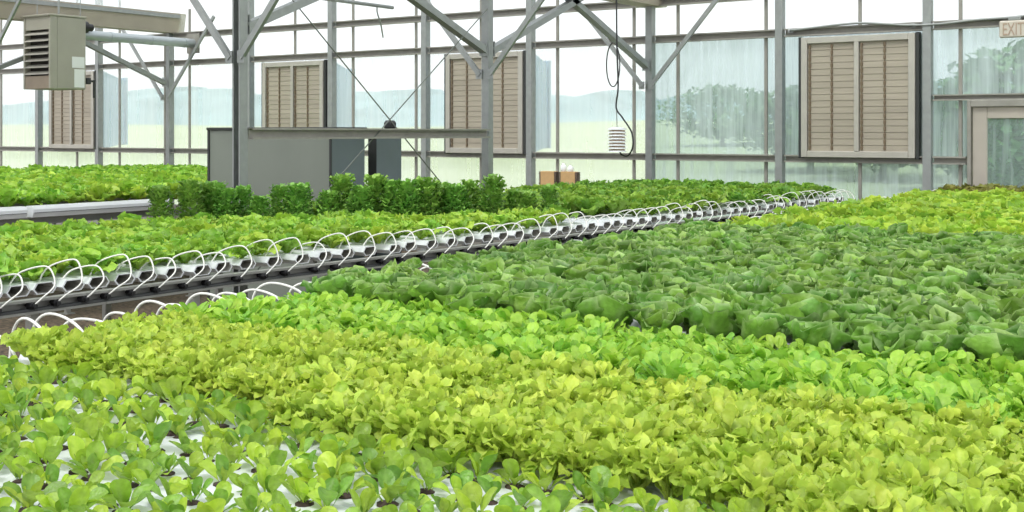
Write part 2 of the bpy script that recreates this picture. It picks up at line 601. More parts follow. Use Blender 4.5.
bw = XG - XH
for k, (g0, nm) in enumerate(((XH - bw, 'ceiling_left'), (XH, 'ceiling'), (XG, 'ceiling_right'))):
    pk = g0 + bw / 2
    mb = MB()
    for xa, za, xb, zb in ((g0 + 0.18, 3.82, pk, 5.72), (pk, 5.72, g0 + bw - 0.18, 3.82)):
        mb.add([(xa, -2, za), (xb, -2, zb), (xb, D, zb), (xa, D, za), (xa, -2, za + .01), (xb, -2, zb + .01), (xb, D, zb + .01), (xa, D, za + .01)],
               [(0, 3, 2, 1), (4, 5, 6, 7), (0, 1, 5, 4), (2, 3, 7, 6), (0, 4, 7, 3), (1, 2, 6, 5)])
    rf = tag(mb.build(nm, M['roof']), kind='structure')
    for t in (0.0, 0.33, 0.66, 1.0):
        for sgn in (-1, 1):
            if t == 1.0 and sgn == 1: continue
            x = pk + sgn * (bw / 2 - 0.2) * (1 - t)
            z = 3.78 + 1.9 * t
            part(MB().prism(rect_prof(0.02, 0.03), (x, -2, z), (x, D, z)), 'purlin', M['galv'], rf)
    for y in (3.36, 6.83, 10.3):
        mm = MB()
        mm.prism(rect_prof(0.025, 0.03), (g0 + 0.1, y, 3.75), (g0 + bw - 0.1, y, 3.75))
        mm.prism(rect_prof(0.025, 0.03), (g0 + 0.1, y, 3.75), (pk, y, 5.62))
        mm.prism(rect_prof(0.025, 0.03), (pk, y, 5.62), (g0 + bw - 0.1, y, 3.75))
        for q in (0.25, 0.5, 0.75):
            x = g0 + bw * q
            mm.prism(rect_prof(0.018, 0.018), (x, y, 3.75), (x, y, 3.72 + 1.9 * (1 - abs(2 * q - 1))), up=(1, 0, 0))
        part(mm, 'truss', M['galv'], rf)

# braced columns along the gutters
def braced_column(x, y, label, dirs, free=True, face=-1):
    c = thing('column', (x, y, 0), label, 'column', kind='structure')
    if free:
        mb = MB()
        mb.prism(c_prof(0.085, 0.045, 0.016, 0.005), (x, y - face * 0.0425, 0.012), (x, y - face * 0.0425, 3.4), up=(face, 0, 0))
        part(mb, 'post', M['galv'], c)
        mb = MB()
        mb.box(x - 0.11, x + 0.11, y - 0.11, y + 0.11, 0, 0.012, b=0.003)
        for a in (-1, 1):
            for b in (-1, 1):
                mb.lathe([(0.012, 0), (0.012, 0.02), (0.007, 0.02), (0.007, 0.035)], (x + a * 0.085, y + b * 0.085, 0.012), 6)
        part(mb, 'base_plate', M['galv'], c)
    for d in dirs:
        mb = MB()
        if d == '+X': mb.prism(rect_prof(0.018, 0.026), (x + 0.06, y - 0.05, 2.36), (x + 1.25, y - 0.05, 3.72)); mb.box(x + 0.03, x + 0.11, y - 0.06, y - 0.05, 2.32, 2.42)
        if d == '-X': mb.prism(rect_prof(0.018, 0.026), (x - 0.06, y - 0.05, 2.36), (x - 1.25, y - 0.05, 3.72)); mb.box(x - 0.11, x - 0.03, y - 0.06, y - 0.05, 2.32, 2.42)
        if d == '-Y': mb.prism(rect_prof(0.045, 0.035), (x, y - 0.06, 2.62), (x, y - 2.15, 3.40)); mb.box(x - 0.05, x + 0.05, y - 0.075, y - 0.06, 2.56, 2.72)
        if d == '+Y': mb.prism(rect_prof(0.045, 0.035), (x, y + 0.06, 2.62), (x, y + 2.0, 3.40)); mb.box(x - 0.05, x + 0.05, y + 0.06, y + 0.075, 2.56, 2.72)
        part(mb, 'brace', M['galv'], c)
    return c


YB, YA = 10.3, 6.83
braced_column(XG, YA, 'nearest braced steel column, in front of the grey cabinet', ['+X', '-X', '+Y'])
braced_column(XG, YB, 'braced steel column at the end of the horizontal strut', ['+X', '-X', '+Y', '-Y'], True, 1)
braced_column(XG, D - 0.1, 'braces of the wall column where the gutter meets the wall', ['+X', '-X', '-Y'], False)
braced_column(XH, D - 0.1, 'braces of the wall column beside the flue pipe', ['+X', '-X', '-Y'], False)
braced_column(XH, YB, 'braced column by the unit heater', ['+X', '+Y'])

mb = MB()
mb.prism(c_prof(0.06, 0.048, 0.018), (XG + 0.03, YA + 0.06, 1.745), (XG + 0.03, YB - 0.06, 1.745))
tag(mb.build('strut_beam', M['galv_warm']), 'horizontal steel strut running between the two braced columns above the cabinets', 'beam')
for a, b, nm in (((XG + 0.02, YA + 0.06, 3.3), (XG + 0.02, YB - 0.06, 0.65), 'thin bracing wire falling from the nearest column top to the right'),
                 ((XG + 0.04, YA + 0.06, 0.55), (XG + 0.04, YB - 0.06, 3.05), 'thin bracing wire rising to the top of the farther column')):
    mb = MB()
    mb.tube([a, b], 0.006, 6)
    m1 = Vector(a).lerp(Vector(b), 0.06); m2 = Vector(a).lerp(Vector(b), 0.1)
    mb.tube([m1, m2], 0.014, 8)
    tag(mb.build('bracing_wire', M['wire']), nm, 'wire')

# ------------------------------------------------------------------ louvre shutters and the fan hoods outside
def shutter(px, label, hood_label, wd=1.35):
    x = wall_x(px, D - 0.1)
    z0, z1 = Z_LOW + 0.02, Z_UP - 0.075
    yf = D - 0.10
    t = thing('louvre_shutter', (x, yf, z0), label, 'shutter', 'louvre shutters along the glazed wall')
    a, b = x - wd / 2, x + wd / 2
    f = 0.075
    mb = MB()
    mb.box(a, a + f, yf - 0.03, yf + 0.09, z0, z1, b=0.005)
    mb.box(b - f, b, yf - 0.03, yf + 0.09, z0, z1, b=0.005)
    mb.box(a + f, b - f, yf - 0.03, yf + 0.09, z0, z0 + f, b=0.005)
    mb.box(a + f, b - f, yf - 0.03, yf + 0.09, z1 - f, z1, b=0.005)
    part(mb, 'frame', M['shutter_frame'], t)
    part(MB().box(x - 0.028, x + 0.028, yf - 0.035, yf + 0.05, z0 + f, z1 - f, b=0.004), 'centre_post', M['shutter_frame'], t)
    for s in (a - 0.04, b + 0.003):
        part(MB().box(s, s + 0.037, yf - 0.005, yf + 0.10, z0 - 0.01, z1 + 0.01, b=0.003), 'side_seal', M['dark'], t)
    for p0, p1 in ((a + f, x - 0.028), (x + 0.028, b - f)):
        mb = MB()
        n = 17
        h = (z1 - z0 - 2 * f) / n
        for k in range(n):
            zz = z0 + f + k * h
            mb.add([(p0 + .004, yf + 0.000, zz - 0.002), (p1 - .004, yf + 0.000, zz - 0.002), (p1 - .004, yf + 0.003, zz + h * 0.5), (p0 + .004, yf + 0.003, zz + h * 0.5),
                    (p1 - .004, yf + 0.006, zz + h + 0.001), (p0 + .004, yf + 0.006, zz + h + 0.001),
                    (p0 + .004, yf + 0.006, zz - 0.004), (p1 - .004, yf + 0.006, zz - 0.004)],
                   [(0, 1, 2, 3), (3, 2, 4, 5), (6, 7, 1, 0)])
        pn = part(mb, 'louvre_panel', M['shutter_slat'], t)
        for q in (0.05, 0.52):
            mm = MB()
            xx = p0 + (p1 - p0) * q
            mm.box(xx - 0.007, xx + 0.007, yf - 0.012, yf - 0.004, z0 + f + 0.03, z1 - f - 0.03)
            for k in range(n):
                zz = z0 + f + (k + 0.5) * h
                mm.box(xx - 0.013, xx + 0.013, yf - 0.016, yf + 0.012, zz - 0.022, zz + 0.022, b=0.003)
            part(mm, 'tie_bar', M['tie'], pn)
    # the fan hood outside
    hd = thing('fan_hood', (x, D + 0.05, z0), hood_label, 'fan hood', 'fan hoods outside the wall')
    mb = MB()
    r0, r1 = 0.72, 0.62
    zc = (z0 + z1) / 2
    y0, y1 = D + 0.06, D + 0.62
    A = [(x - r0, y0, z0), (x + r0, y0, z0), (x + r0, y0, z1), (x - r0, y0, z1)]
    B = [(x - r1, y1, zc - r1), (x + r1, y1, zc - r1), (x + r1, y1, zc + r1 * 0.9), (x - r1, y1, zc + r1 * 0.9)]
    mb.add(A + B, [(0, 1, 5, 4), (1, 2, 6, 5), (2, 3, 7, 6), (3, 0, 4, 7)])
    mb.box(x - r1 - .03, x + r1 + .03, y1, y1 + 0.04, zc - r1 - .03, zc + r1 + .0)
    part(mb, 'cone', M['hood'], hd)


shutter(72, 'tan louvre shutter farthest off, half behind the unit heater',
        'pale blue fan hood outside, beyond the shutter under the heater')
shutter(293, 'tan louvre shutter above the grey cabinet, behind the nearest column',
        'pale blue fan hood outside, beyond the shutter above the cabinet')
shutter(484, 'tan louvre shutter right behind the column at the strut end',
        'pale blue fan hood outside, beyond the shutter at the strut end')
shutter(857, 'tan louvre shutter nearest the exit door',
        'pale blue fan hood outside, beyond the shutter next to the door')

# ------------------------------------------------------------------ unit heater, flue
hx1 = -15.95
hx0, hy0, hy1, hz0, hz1 = hx1 - 0.68, 10.95, 11.58, 2.42, 3.52
ht = thing('unit_heater', (hx1, hy0, hz0), 'grey gas unit heater with louvred front hung from the roof', 'heater')
mb = MB()
t = 0.04
mb.box(hx0, hx1, hy0 + 0.12, hy1, hz0, hz1, b=0.01)
mb.box(hx0, hx0 + t, hy0, hy0 + 0.12, hz0, hz1, b=0.004)
mb.box(hx1 - t, hx1, hy0, hy0 + 0.12, hz0, hz1, b=0.004)
mb.box(hx0 - 0.012, hx1 + 0.012, hy0 - 0.02, hy1 + 0.01, hz1, hz1 + 0.03, b=0.006)
mb.box(hx0 + t, hx1 - t, hy0 + 0.01, hy0 + 0.12, hz1 - 0.2, hz1)
part(mb, 'casing', M['heater'], ht)
part(MB().box(hx0 + t, hx1 - t, hy0 + 0.005, hy0 + 0.12, hz0, hz0 + 0.2, b=0.006), 'lower_panel', M['brown'], ht)
mb = MB()
for k in range(18):
    xx = hx0 + t + 0.02 + k * (0.68 - 2 * t - 0.04) / 17
    mb.box(xx - 0.006, xx + 0.006, hy0 + 0.09, hy0 + 0.118, hz0 + 0.2, hz1 - 0.2)
part(mb, 'heat_exchanger', M['heater_in'], ht)
part(MB().box(hx0 + t, hx1 - t, hy0 + 0.112, hy0 + 0.119, hz0 + 0.2, hz1 - 0.2), 'core_back', M['heater_in'], ht)
for k in range(7):
    zz = hz0 + 0.25 + k * 0.1
    mb = MB()
    mb.add([(hx0 + t, hy0 - 0.015, zz - 0.022), (hx1 - t, hy0 - 0.015, zz - 0.022), (hx1 - t, hy0 + 0.07, zz + 0.025), (hx0 + t, hy0 + 0.07, zz + 0.025),
            (hx0 + t, hy0 - 0.015, zz - 0.032), (hx1 - t, hy0 - 0.015, zz - 0.032), (hx1 - t, hy0 + 0.07, zz + 0.015), (hx0 + t, hy0 + 0.07, zz + 0.015)],
           [(0, 1, 2, 3), (7, 6, 5, 4), (0, 4, 5, 1), (3, 2, 6, 7), (0, 3, 7, 4), (1, 5, 6, 2)])
    part(mb, 'louvre_blade', M['shutter_frame'], ht)
mb = MB()
xx = hx1 + 0.001
mb.box(xx, xx + 0.003, hy1 - 0.25, hy1 - 0.03, hz0 + 0.33, hz0 + 0.50)
mb.box(xx, xx + 0.003, hy1 - 0.21, hy1 - 0.03, hz0 + 0.03, hz0 + 0.31)
part(mb, 'rating_label', M['label'], ht, label='pale paper labels on the casing side')
mb = MB()
prof = [(0.0, 0), (0.085, 0), (0.095, 0.02), (0.095, 0.1), (0.06, 0.12), (0.06, 0.2), (0.03, 0.23)]
n = 16
mb2 = MB().lathe(prof, (0, 0, 0), 16)
mb.add([(hx1 - 0.14 + v[0], hy1 + 0.004 + v[2], 3.40 + v[1]) for v in mb2.v], [f[::-1] for f in mb2.f])
part(mb, 'vent_motor', M['black'], ht, smooth=False, label='black vent motor on the back')
mb = MB()
mb.tube([(hx1 - 0.1, hy1, hz0 + 0.14), (hx1 - 0.1, hy1 + 0.1, hz0 + 0.14), (hx1 - 0.1, hy1 + 0.22, hz0 + 0.14)], 0.018, 8)
mb.tube([(hx1 - 0.1, hy1 + 0.22, hz0 + 0.16), (hx1 - 0.1, hy1 + 0.22, hz0 - 0.12)], 0.02, 8)
mb.box(hx1 - 0.14, hx1 - 0.06, hy1 + 0.06, hy1 + 0.14, hz0 + 0.09, hz0 + 0.19, b=0.008)
part(mb, 'gas_pipe', M['dark'], ht)
for xx in (hx0 + 0.06, hx1 - 0.06):
    for yy in (hy0 + 0.2, hy1 - 0.06):
        part(MB().tube([(xx, yy, hz1 + 0.02), (xx, yy, roof_z(xx) - 0.06)], 0.008, 6), 'hanger_rod', M['galv'], ht)

fl = thing('flue_pipe', (-16.2, 13.9, 3.31), 'pale metal flue pipe running from the heater to the wall', 'pipe')
mb = MB()
mb.tube([(-16.2, hy1 + 0.01, 3.29), (-16.2, 13.92, 3.29)], 0.078, 20)
for yy in (12.2, 13.0, 13.7):
    mb.tube([(-16.2, yy, 3.29), (-16.2, yy + 0.03, 3.29)], 0.084, 20)
part(mb, 'pipe_run', M['flue'], fl, smooth=False)
part(MB().box(-16.36, -16.04, 13.9, 13.918, 3.12, 3.46, b=0.004), 'wall_thimble', M['galv_warm'], fl)

# conduit under the roof, ending in a bend at the wall
mb = MB()
mb.tube([(-11.6, 2.0, 3.62), (-11.6, 13.75, 3.62)], 0.028, 10)
mb.tube([(-11.6, 13.4, 3.62), (-11.6, 13.4, 3.52), (-11.62, 13.5, 3.36), (-11.9, 13.88, 3.2)], 0.012, 8, smooth=5)
tag(mb.build('roof_pipe', M['galv'], smooth=True), 'thin pipe under the roof ending above the cabinets', 'pipe')

# ------------------------------------------------------------------ grey cabinets
cx1 = -7.66; cy0 = 8.2
cb = thing('metal_cabinet', (cx1 - 0.8, cy0, 0), 'wide grey metal cabinet standing behind the nearest column', 'cabinet')
cxl = wall_x(209, cy0)
mb = MB()
mb.box(cxl, cx1, cy0, cy0 + 0.47, 0.08, 1.78, b=0.008)
mb.box(cxl + 0.05, cx1 - 0.05, cy0 + 0.05, cy0 + 0.42, 0.0, 0.08)
part(mb, 'body', M['tank'], cb)
part(MB().box(cx1, cx1 + 0.004, cy0 + 0.01, cy0 + 0.46, 0.1, 1.77), 'side_panel', M['tank3'], cb, label='end panel with its shade painted blue-grey')  # thin sheet added to carry the shade of the end face
mb = MB()
mb.box(cxl - 0.02, cx1 + 0.015, cy0 - 0.02, cy0 + 0.49, 1.78, 1.805, b=0.004)
mb.box(cxl - 0.012, cxl + 0.012, cy0 - 0.012, cy0, 0.1, 1.78)
mb.box(cx1 - 0.014, cx1 + 0.006, cy0 - 0.012, cy0, 0.1, 1.78)
part(mb, 'edge_trim', M['dark'], cb)
part(MB().box(cxl + 0.36, cxl + 0.40, cy0 - 0.02, cy0 - 0.001, 1.66, 1.77, b=0.004), 'latch', M['black'], cb)
cyb = -cx1 / 0.8667
cb2 = thing('metal_cabinet', (cx1, cyb, 0), 'narrow grey metal cabinet with a black knob, standing right of the wide one', 'cabinet')
mb = MB().box(cx1 - 0.10, cx1, cyb, cyb + 0.38, 0.0, 1.74, b=0.006)
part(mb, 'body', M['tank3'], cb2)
part(MB().box(cx1 - 0.103, cx1 - 0.0, cyb - 0.006, cyb - 0.0005, 0.02, 1.73), 'side_panel', M['dark'], cb2)
mb = MB()
mb.lathe([(0.035, 0), (0.04, 0.02), (0.04, 0.04)], (cx1 - 0.06, cyb + 0.26, 1.74), 12)
mb.box(cx1 - 0.10, cx1 - 0.01, cyb + 0.20, cyb + 0.33, 1.78, 1.875, b=0.025)
part(mb, 'knob', M['black'], cb2)

# ------------------------------------------------------------------ temperature sensor on its cable
sx, sy = -0.5635 * YB, YB - 0.03
st_ = thing('weather_sensor', (sx, sy, 1.56), 'white louvred sensor shield hanging on a cable before the glass', 'sensor')
mb = MB()
for k in range(7):
    zz = 1.565 + k * 0.031
    mb.lathe([(0.05, 0), (0.094, 0.0), (0.09, 0.009), (0.055, 0.026), (0.05, 0.031)], (sx, sy, zz), 20)
mb.lathe([(0.06, 0), (0.094, 0.0), (0.088, 0.014), (0.04, 0.026)], (sx, sy, 1.565 + 7 * 0.031), 20)
part(mb, 'shield', M['white'], st_)
mb = MB()
for k in range(7):
    mb.lathe([(0.078, 0), (0.078, 0.02)], (sx, sy, 1.572 + k * 0.031), 16)
part(mb, 'sensor_core', M['core'], st_)
part(MB().tube([(sx, sy, 1.80), (sx - 0.01, sy, 2.1)], 0.004, 6), 'hanging_wire', M['wire'], st_)
mb = MB()
mb.tube([(sx - 0.01, sy, 3.72), (sx - 0.005, sy, 2.9), (sx, sy, 2.55), (sx + 0.012, sy, 2.2), (sx - 0.01, sy, 2.0), (sx + 0.06, sy, 1.9), (sx + 0.16, sy, 1.76), (sx + 0.175, sy, 1.62),
         (sx + 0.12, sy, 1.53), (sx + 0.05, sy, 1.54), (sx + 0.03, sy, 1.58)], 0.0085, 8, smooth=6)
pts = []
for k in range(29):
    a = 2 * PI * k / 28
    pts.append((sx - 0.05 + 0.075 * math.sin(a), sy + 0.01, 2.42 - 0.215 * math.cos(a) * 1.0))
mb.tube(pts, 0.006, 6)
part(mb, 'cable', M['black'], st_, smooth=True)

# conduit along the upper rail
mb = MB()
pts = [(wall_x(p, D - 0.1), D - 0.1, EYE + (HZ - y) / FPX * (D - 0.1) / (CS + SN * (p - 512) / FPX) * 1.0) for p, y in
       ((790, 30.5), (815, 27.5), (840, 24.5), (862, 23), (885, 24.0), (912, 25.2), (940, 24), (975, 20), (1010, 17.5), (1030, 15))]
mb.tube(pts, 0.014, 8, smooth=4)
for p in (pts[0], pts[5]):
    mb.box(p[0] - 0.03, p[0] + 0.03, D - 0.1, D - 0.06, p[2] - 0.03, p[2] + 0.02, b=0.004)
tag(mb.build('conduit', M['galv'], smooth=True), 'bowed grey conduit running above the shutter to the exit sign', 'conduit')

# EXIT sign
ey = D - 0.16
e0 = wall_x(999, ey); e1 = e0 + 0.295
sc_d = ey / (CS + SN * (1010 - 512) / FPX)
ez1 = EYE + (HZ - 20.5) / FPX * sc_d; ez0 = EYE + (HZ - 37.5) / FPX * sc_d
es = thing('exit_sign', (e0, ey, ez0), 'pale EXIT sign with faded letters above the door', 'sign')
part(MB().box(e0, e1, ey, ey + 0.06, ez0, ez1, b=0.012), 'sign_box', M['exit'], es)
part(MB().box(e0 + 0.09, e0 + 0.22, ey + 0.01, ey + 0.09, ez1, ez1 + 0.045, b=0.008), 'mounting_box', M['galv'], es)
cu = bpy.data.curves.new('letters', 'FONT')
cu.body = 'EXIT'
cu.size = 0.2
cu.extrude = 0.003
tmp = bpy.data.objects.new('tmp', cu)
COL.objects.link(tmp)
bpy.context.view_layer.update()
me = bpy.data.meshes.new_from_object(tmp.evaluated_get(bpy.context.evaluated_depsgraph_get()))
COL.objects.unlink(tmp)
bpy.data.objects.remove(tmp)
wd_ = [v.co.x for v in me.vertices]; hh_ = [v.co.y for v in me.vertices]
fx = 0.215 / (max(wd_) - min(wd_)); fz = (ez1 - ez0) * 0.72 / (max(hh_) - min(hh_))
for v in me.vertices:
    v.co = Vector(((v.co.x - min(wd_)) * fx, -v.co.z, (v.co.y - min(hh_)) * fz))
me.materials.append(M['exit_red'])
lt = bpy.data.objects.new('lettering', me)
COL.objects.link(lt)
lt.parent = es
lt.location = (0.04, -0.002, (ez1 - ez0) * 0.14)

# ------------------------------------------------------------------ bench by the wall with two cartons and bottles
by0, by1 = 13.38, 13.80
bx0, bx1 = wall_x(528, 13.6), wall_x(596, 13.6)
bn = thing('steel_bench', ((bx0 + bx1) / 2, 13.6, 0), 'low steel bench under the two brown cartons', 'bench')
part(MB().box(bx0, bx1, by0, by1, 0.98, 1.02, b=0.005), 'bench_top', M['rail'], bn)
for xx in (bx0 + 0.05, bx1 - 0.05):
    for yy in (by0 + 0.05, by1 - 0.05):
        part(MB().box(xx - 0.02, xx + 0.02, yy - 0.02, yy + 0.02, 0, 0.98, b=0.003), 'leg', M['rail'], bn)
for p0, p1, lb in ((538.5, 557, 'brown fluted carton on the bench, the one without bottles'), (558.5, 578, 'brown fluted carton with white bottles on it')):
    yb = 13.45
    a, b = wall_x(p0, yb), wall_x(p1, yb) - 0.02
    ct = thing('carton', ((a + b) / 2, yb, 1.02), lb, 'carton', 'cartons on the bench')
    mb = MB()
    mb.box(a + 0.03, b - 0.03, yb, yb + 0.10, 1.02, 1.24, b=0.004)
    part(mb, 'card_block', M['card'], ct)
    for s in (a, b - 0.03):
        mm = MB()
        for k in range(11):
            zz = 1.025 + k * 0.0195
            mm.box(s, s + 0.03, yb + 0.005, yb + 0.095, zz, zz + 0.011)
        mm.box(s + 0.008, s + 0.022, yb + 0.01, yb + 0.09, 1.02, 1.236)
        part(mm, 'fluted_side', M['card_edge'], ct)
for p, h, lb in ((563.5, 0.11, 'taller white bottle on the brown carton'), (570.5, 0.085, 'shorter white bottle on the brown carton')):
    yb = 13.50
    mb = MB()
    xx = wall_x(p, yb)
    mb.lathe([(0.036, 0), (0.04, 0.006), (0.04, h * 0.6), (0.03, h * 0.78), (0.015, h * 0.84), (0.015, h)], (xx, yb, 1.24), 14)
    tag(mb.build('bottle', M['bottle'], smooth=True), lb, 'bottle', 'bottles on the carton')

# ------------------------------------------------------------------ growing benches and channels
ZC = 0.98        # underside of the channels
CH = 0.055       # channel height
ZT = ZC + CH
NEAR_X0, NEAR_X1 = -3.5, 0.55
FAR_X0, FAR_X1 = -7.25, -5.07


def far_edge(y):
    """the line of open ends runs slightly askew to the wall normal"""
    return FAR_X1 + 0.06 * max(0, y - 4.5)




def bench(name, x_rails, y0, y1, label, leg_step, zt, skew=0.0):
    t = thing(name, (x_rails[0], y0, 0), label, 'bench')
    for x in x_rails:
        mb = MB()
        mb.prism(c_prof(0.05, 0.034, 0.012), (x, y0, zt - 0.035), (x + skew * max(0, 4.5 - y0) * 0, 4.5, zt - 0.035))
        mb.prism(c_prof(0.05, 0.034, 0.012), (x, 4.5, zt - 0.035), (x + skew * (y1 - 4.5), y1, zt - 0.035)) if y1 > 4.5 else None
        part(mb, 'support_rail', M['rail'], t)
    n = int((y1 - y0) / leg_step)
    for k in range(n + 1):
        y = y0 + 0.2 + k * (y1 - y0 - 0.4) / n
        for x in x_rails[::max(1, len(x_rails) - 1)]:
            x = x + skew * max(0, y - 4.5)
            mb = MB()
            mb.box(x - 0.045, x - 0.002, y - 0.025, y + 0.025, 0.0, zt - 0.07, b=0.004)
            mb.box(x - 0.075, x + 0.03, y - 0.05, y + 0.05, 0.0, 0.01)
            part(mb, 'leg', M['rail'], t)
    return t


bench('growing_bench', [-5.02, -5.7, -6.4, -7.1], 2.2, 13.25, 'steel channel bench carrying the row of open white channel ends', 0.95, ZC, 0.06)
bench('growing_bench', [-3.42, -2.4, -1.5, -0.6, 0.45], 0.95, 13.45, 'steel channel bench under the crops in the front', 1.6, ZC)
bench('growing_bench', [-10.1, -12.4, -14.7, -17.0], 5.4, 13.5, 'steel bench under the lettuce by the far glass wall', 1.6, ZC - 0.02)

# black supply pipe below the far bench's rail
mb = MB()
mb.tube([(-4.985, 2.2, 0.925), (-4.985, 4.5, 0.925), (-4.985 + 0.06 * 8.7, 13.2, 0.925)], 0.014, 8)
hp = tag(mb.build('supply_pipe', M['dark'], smooth=True), 'dark water supply pipe along the rail under the open channel ends', 'pipe')
HEX = [(-0.044, 0), (0.044, 0), (0.064, 0.024), (0.044, CH), (-0.044, CH), (-0.064, 0.024)]
HEXN = [(-0.04, 0), (0.04, 0), (0.056, 0.024), (0.044, CH), (-0.044, CH), (-0.056, 0.024)]


def channel_mesh(x_open, x_end, HEX):
    """hollow six-sided channel along x with its mouth at x_open, local origin at the mouth"""
    mb = MB()
    n = len(HEX)
    L = x_end - x_open
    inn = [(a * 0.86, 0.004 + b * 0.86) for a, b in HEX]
    vs_ = [(0, a, b) for a, b in HEX] + [(L, a, b) for a, b in HEX] + [(0, a, b) for a, b in inn] + [(L * 0.5, a, b) for a, b in inn]
    fs_ = []
    for i in range(n):
        j = (i + 1) % n
        fs_.append((i, j, n + j, n + i))
        fs_.append((2 * n + j, 2 * n + i, 3 * n + i, 3 * n + j))
        fs_.append((j, i, 2 * n + i, 2 * n + j))
    fs_.append(tuple(range(n, 2 * n)))
    fs_.append(tuple(range(3 * n, 4 * n)))
    mb.add(vs_, fs_)
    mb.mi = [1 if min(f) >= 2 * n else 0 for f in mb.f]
    return mb


def far_tube(v):
    a = 0.025 + 0.02 * v
    h = 0.06 + 0.04 * v
    mb = MB()
    mb.tube([(0.104, -0.022, -0.03), (0.125, 0.012, 0.005), (0.11, 0.06 + a, 0.055), (0.06, 0.075 + a, CH + h * 0.9), (0.0, 0.06 + a, CH + h), (-0.06, 0.03, CH + h * 0.65), (-0.09, 0.0, CH - 0.004)],
            0.0042, 6, smooth=5)
    return mb


def near_tube(v):
    h = 0.07 + 0.03 * v
    mb = MB()
    mb.tube([(-0.14, -0.02, -0.06), (-0.17, -0.01, 0.02), (-0.16, 0.0, CH + h * 0.6), (-0.09, 0.01, CH + h), (0.03, 0.02, CH + h * 0.75), (0.11, 0.02 + 0.02 * v, CH - 0.004)], 0.0052, 6, smooth=5)
    return mb


far_meshes = []
for v in range(3):
    o = far_tube(v / 2).build('feed_tube', M['tube'], smooth=True)
    b = MB().tube([(0.06, -0.022, -0.03), (0.125, -0.022, -0.03)], 0.011, 10).tube([(0.075, -0.022, -0.03), (0.112, -0.022, -0.03)], 0.018, 8).build('barb_fitting', M['black'])
    n_ = near_tube(v / 2).build('feed_tube', M['tube'], smooth=True)
    far_meshes.append((o.data, b.data, n_.data))
    for q in (o, b, n_):
        bpy.data.objects.remove(q)
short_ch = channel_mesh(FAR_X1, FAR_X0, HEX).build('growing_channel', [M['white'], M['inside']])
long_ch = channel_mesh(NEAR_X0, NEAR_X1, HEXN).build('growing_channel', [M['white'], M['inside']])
short_d, long_d = short_ch.data, long_ch.data
bpy.data.objects.remove(short_ch); bpy.data.objects.remove(long_ch)


def inst(name, data, loc, rz=0.0, s=1.0, parent=None):
    o = bpy.data.objects.new(name, data)
    o.location = loc
    o.rotation_euler = (0, 0, rz)
    o.scale = (s, s, s)
    COL.objects.link(o)
    if parent is not None: o.parent = parent
    return o


far_rows = []
y = 2.35
k = 0
while y < 13.2:
    dx = random.uniform(-0.03, 0.02)
    c = inst('growing_channel', short_d, (far_edge(y) + dx, y, ZC))
    tag(c, 'white growing channel with dark open end and arched feed tube, on the farther bench', 'channel', 'open-ended white channels on the farther bench')
    v = random.randrange(3)
    tb = inst('feed_tube', far_meshes[v][0], (-dx, random.uniform(-0.012, 0.012), 0), random.uniform(-0.25, 0.25), 1, c)
    inst('barb_fitting', far_meshes[v][1], (0, 0, 0), 0, 1, tb)
    far_rows.append(y)
    y += 0.14 + 0.055 * min(1, max(0, (y - 3.4) / 1.6)) - 0.012 * min(1, max(0, (y - 6) / 3))
    k += 1

near_rows = []     # (y, band)
y = 1.02
while y < 13.35:
    band = 'A' if y < 2.2 else 'B' if y < 2.74 else 'C' if y < 3.42 else 'D' if y < 7.05 else 'E' if y < 12.4 else 'O'
    near_rows.append((y, band))
    c = inst('growing_channel', long_d, (NEAR_X0 + random.uniform(-0.02, 0.02), y, ZC))
    tag(c, 'long white growing channel under the crops on the front bench', 'channel', 'white channels of the front bench')
    v = random.randrange(3)
    inst('feed_tube', far_meshes[v][2], (0, 0, 0), random.uniform(-0.3, 0.3), 1, c)
    y += {'A': 0.108, 'B': 0.13, 'C': 0.13, 'D': 0.18, 'E': 0.2, 'O': 0.2}[band]

# white troughs along the edge of the far left bench
for y0, y1, lb in ((4.9, 6.60, 'white trough at the picture edge below the far lettuce'), (6.66, 8.25, 'white trough with a free square end below the far lettuce')):
    t_ = thing('white_trough', (-10.02, y0, 0.96), lb, 'trough', 'white troughs along the far bench')
    mb = MB()
    pr = [(-0.05, 0), (0.05, 0), (0.065, 0.04), (0.062, 0.075), (0.045, 0.105), (-0.045, 0.105), (-0.062, 0.075), (-0.065, 0.04)]
    mb.prism(pr, (-10.02, y0, 0.965), (-10.02, y1, 0.965))
    part(mb, 'trough_body', M['white'], t_)
    part(MB().box(-9.957, -9.951, y0 + 0.01, y1 - 0.01, 1.006, 1.011), 'lid_seam', M['dark'], t_)


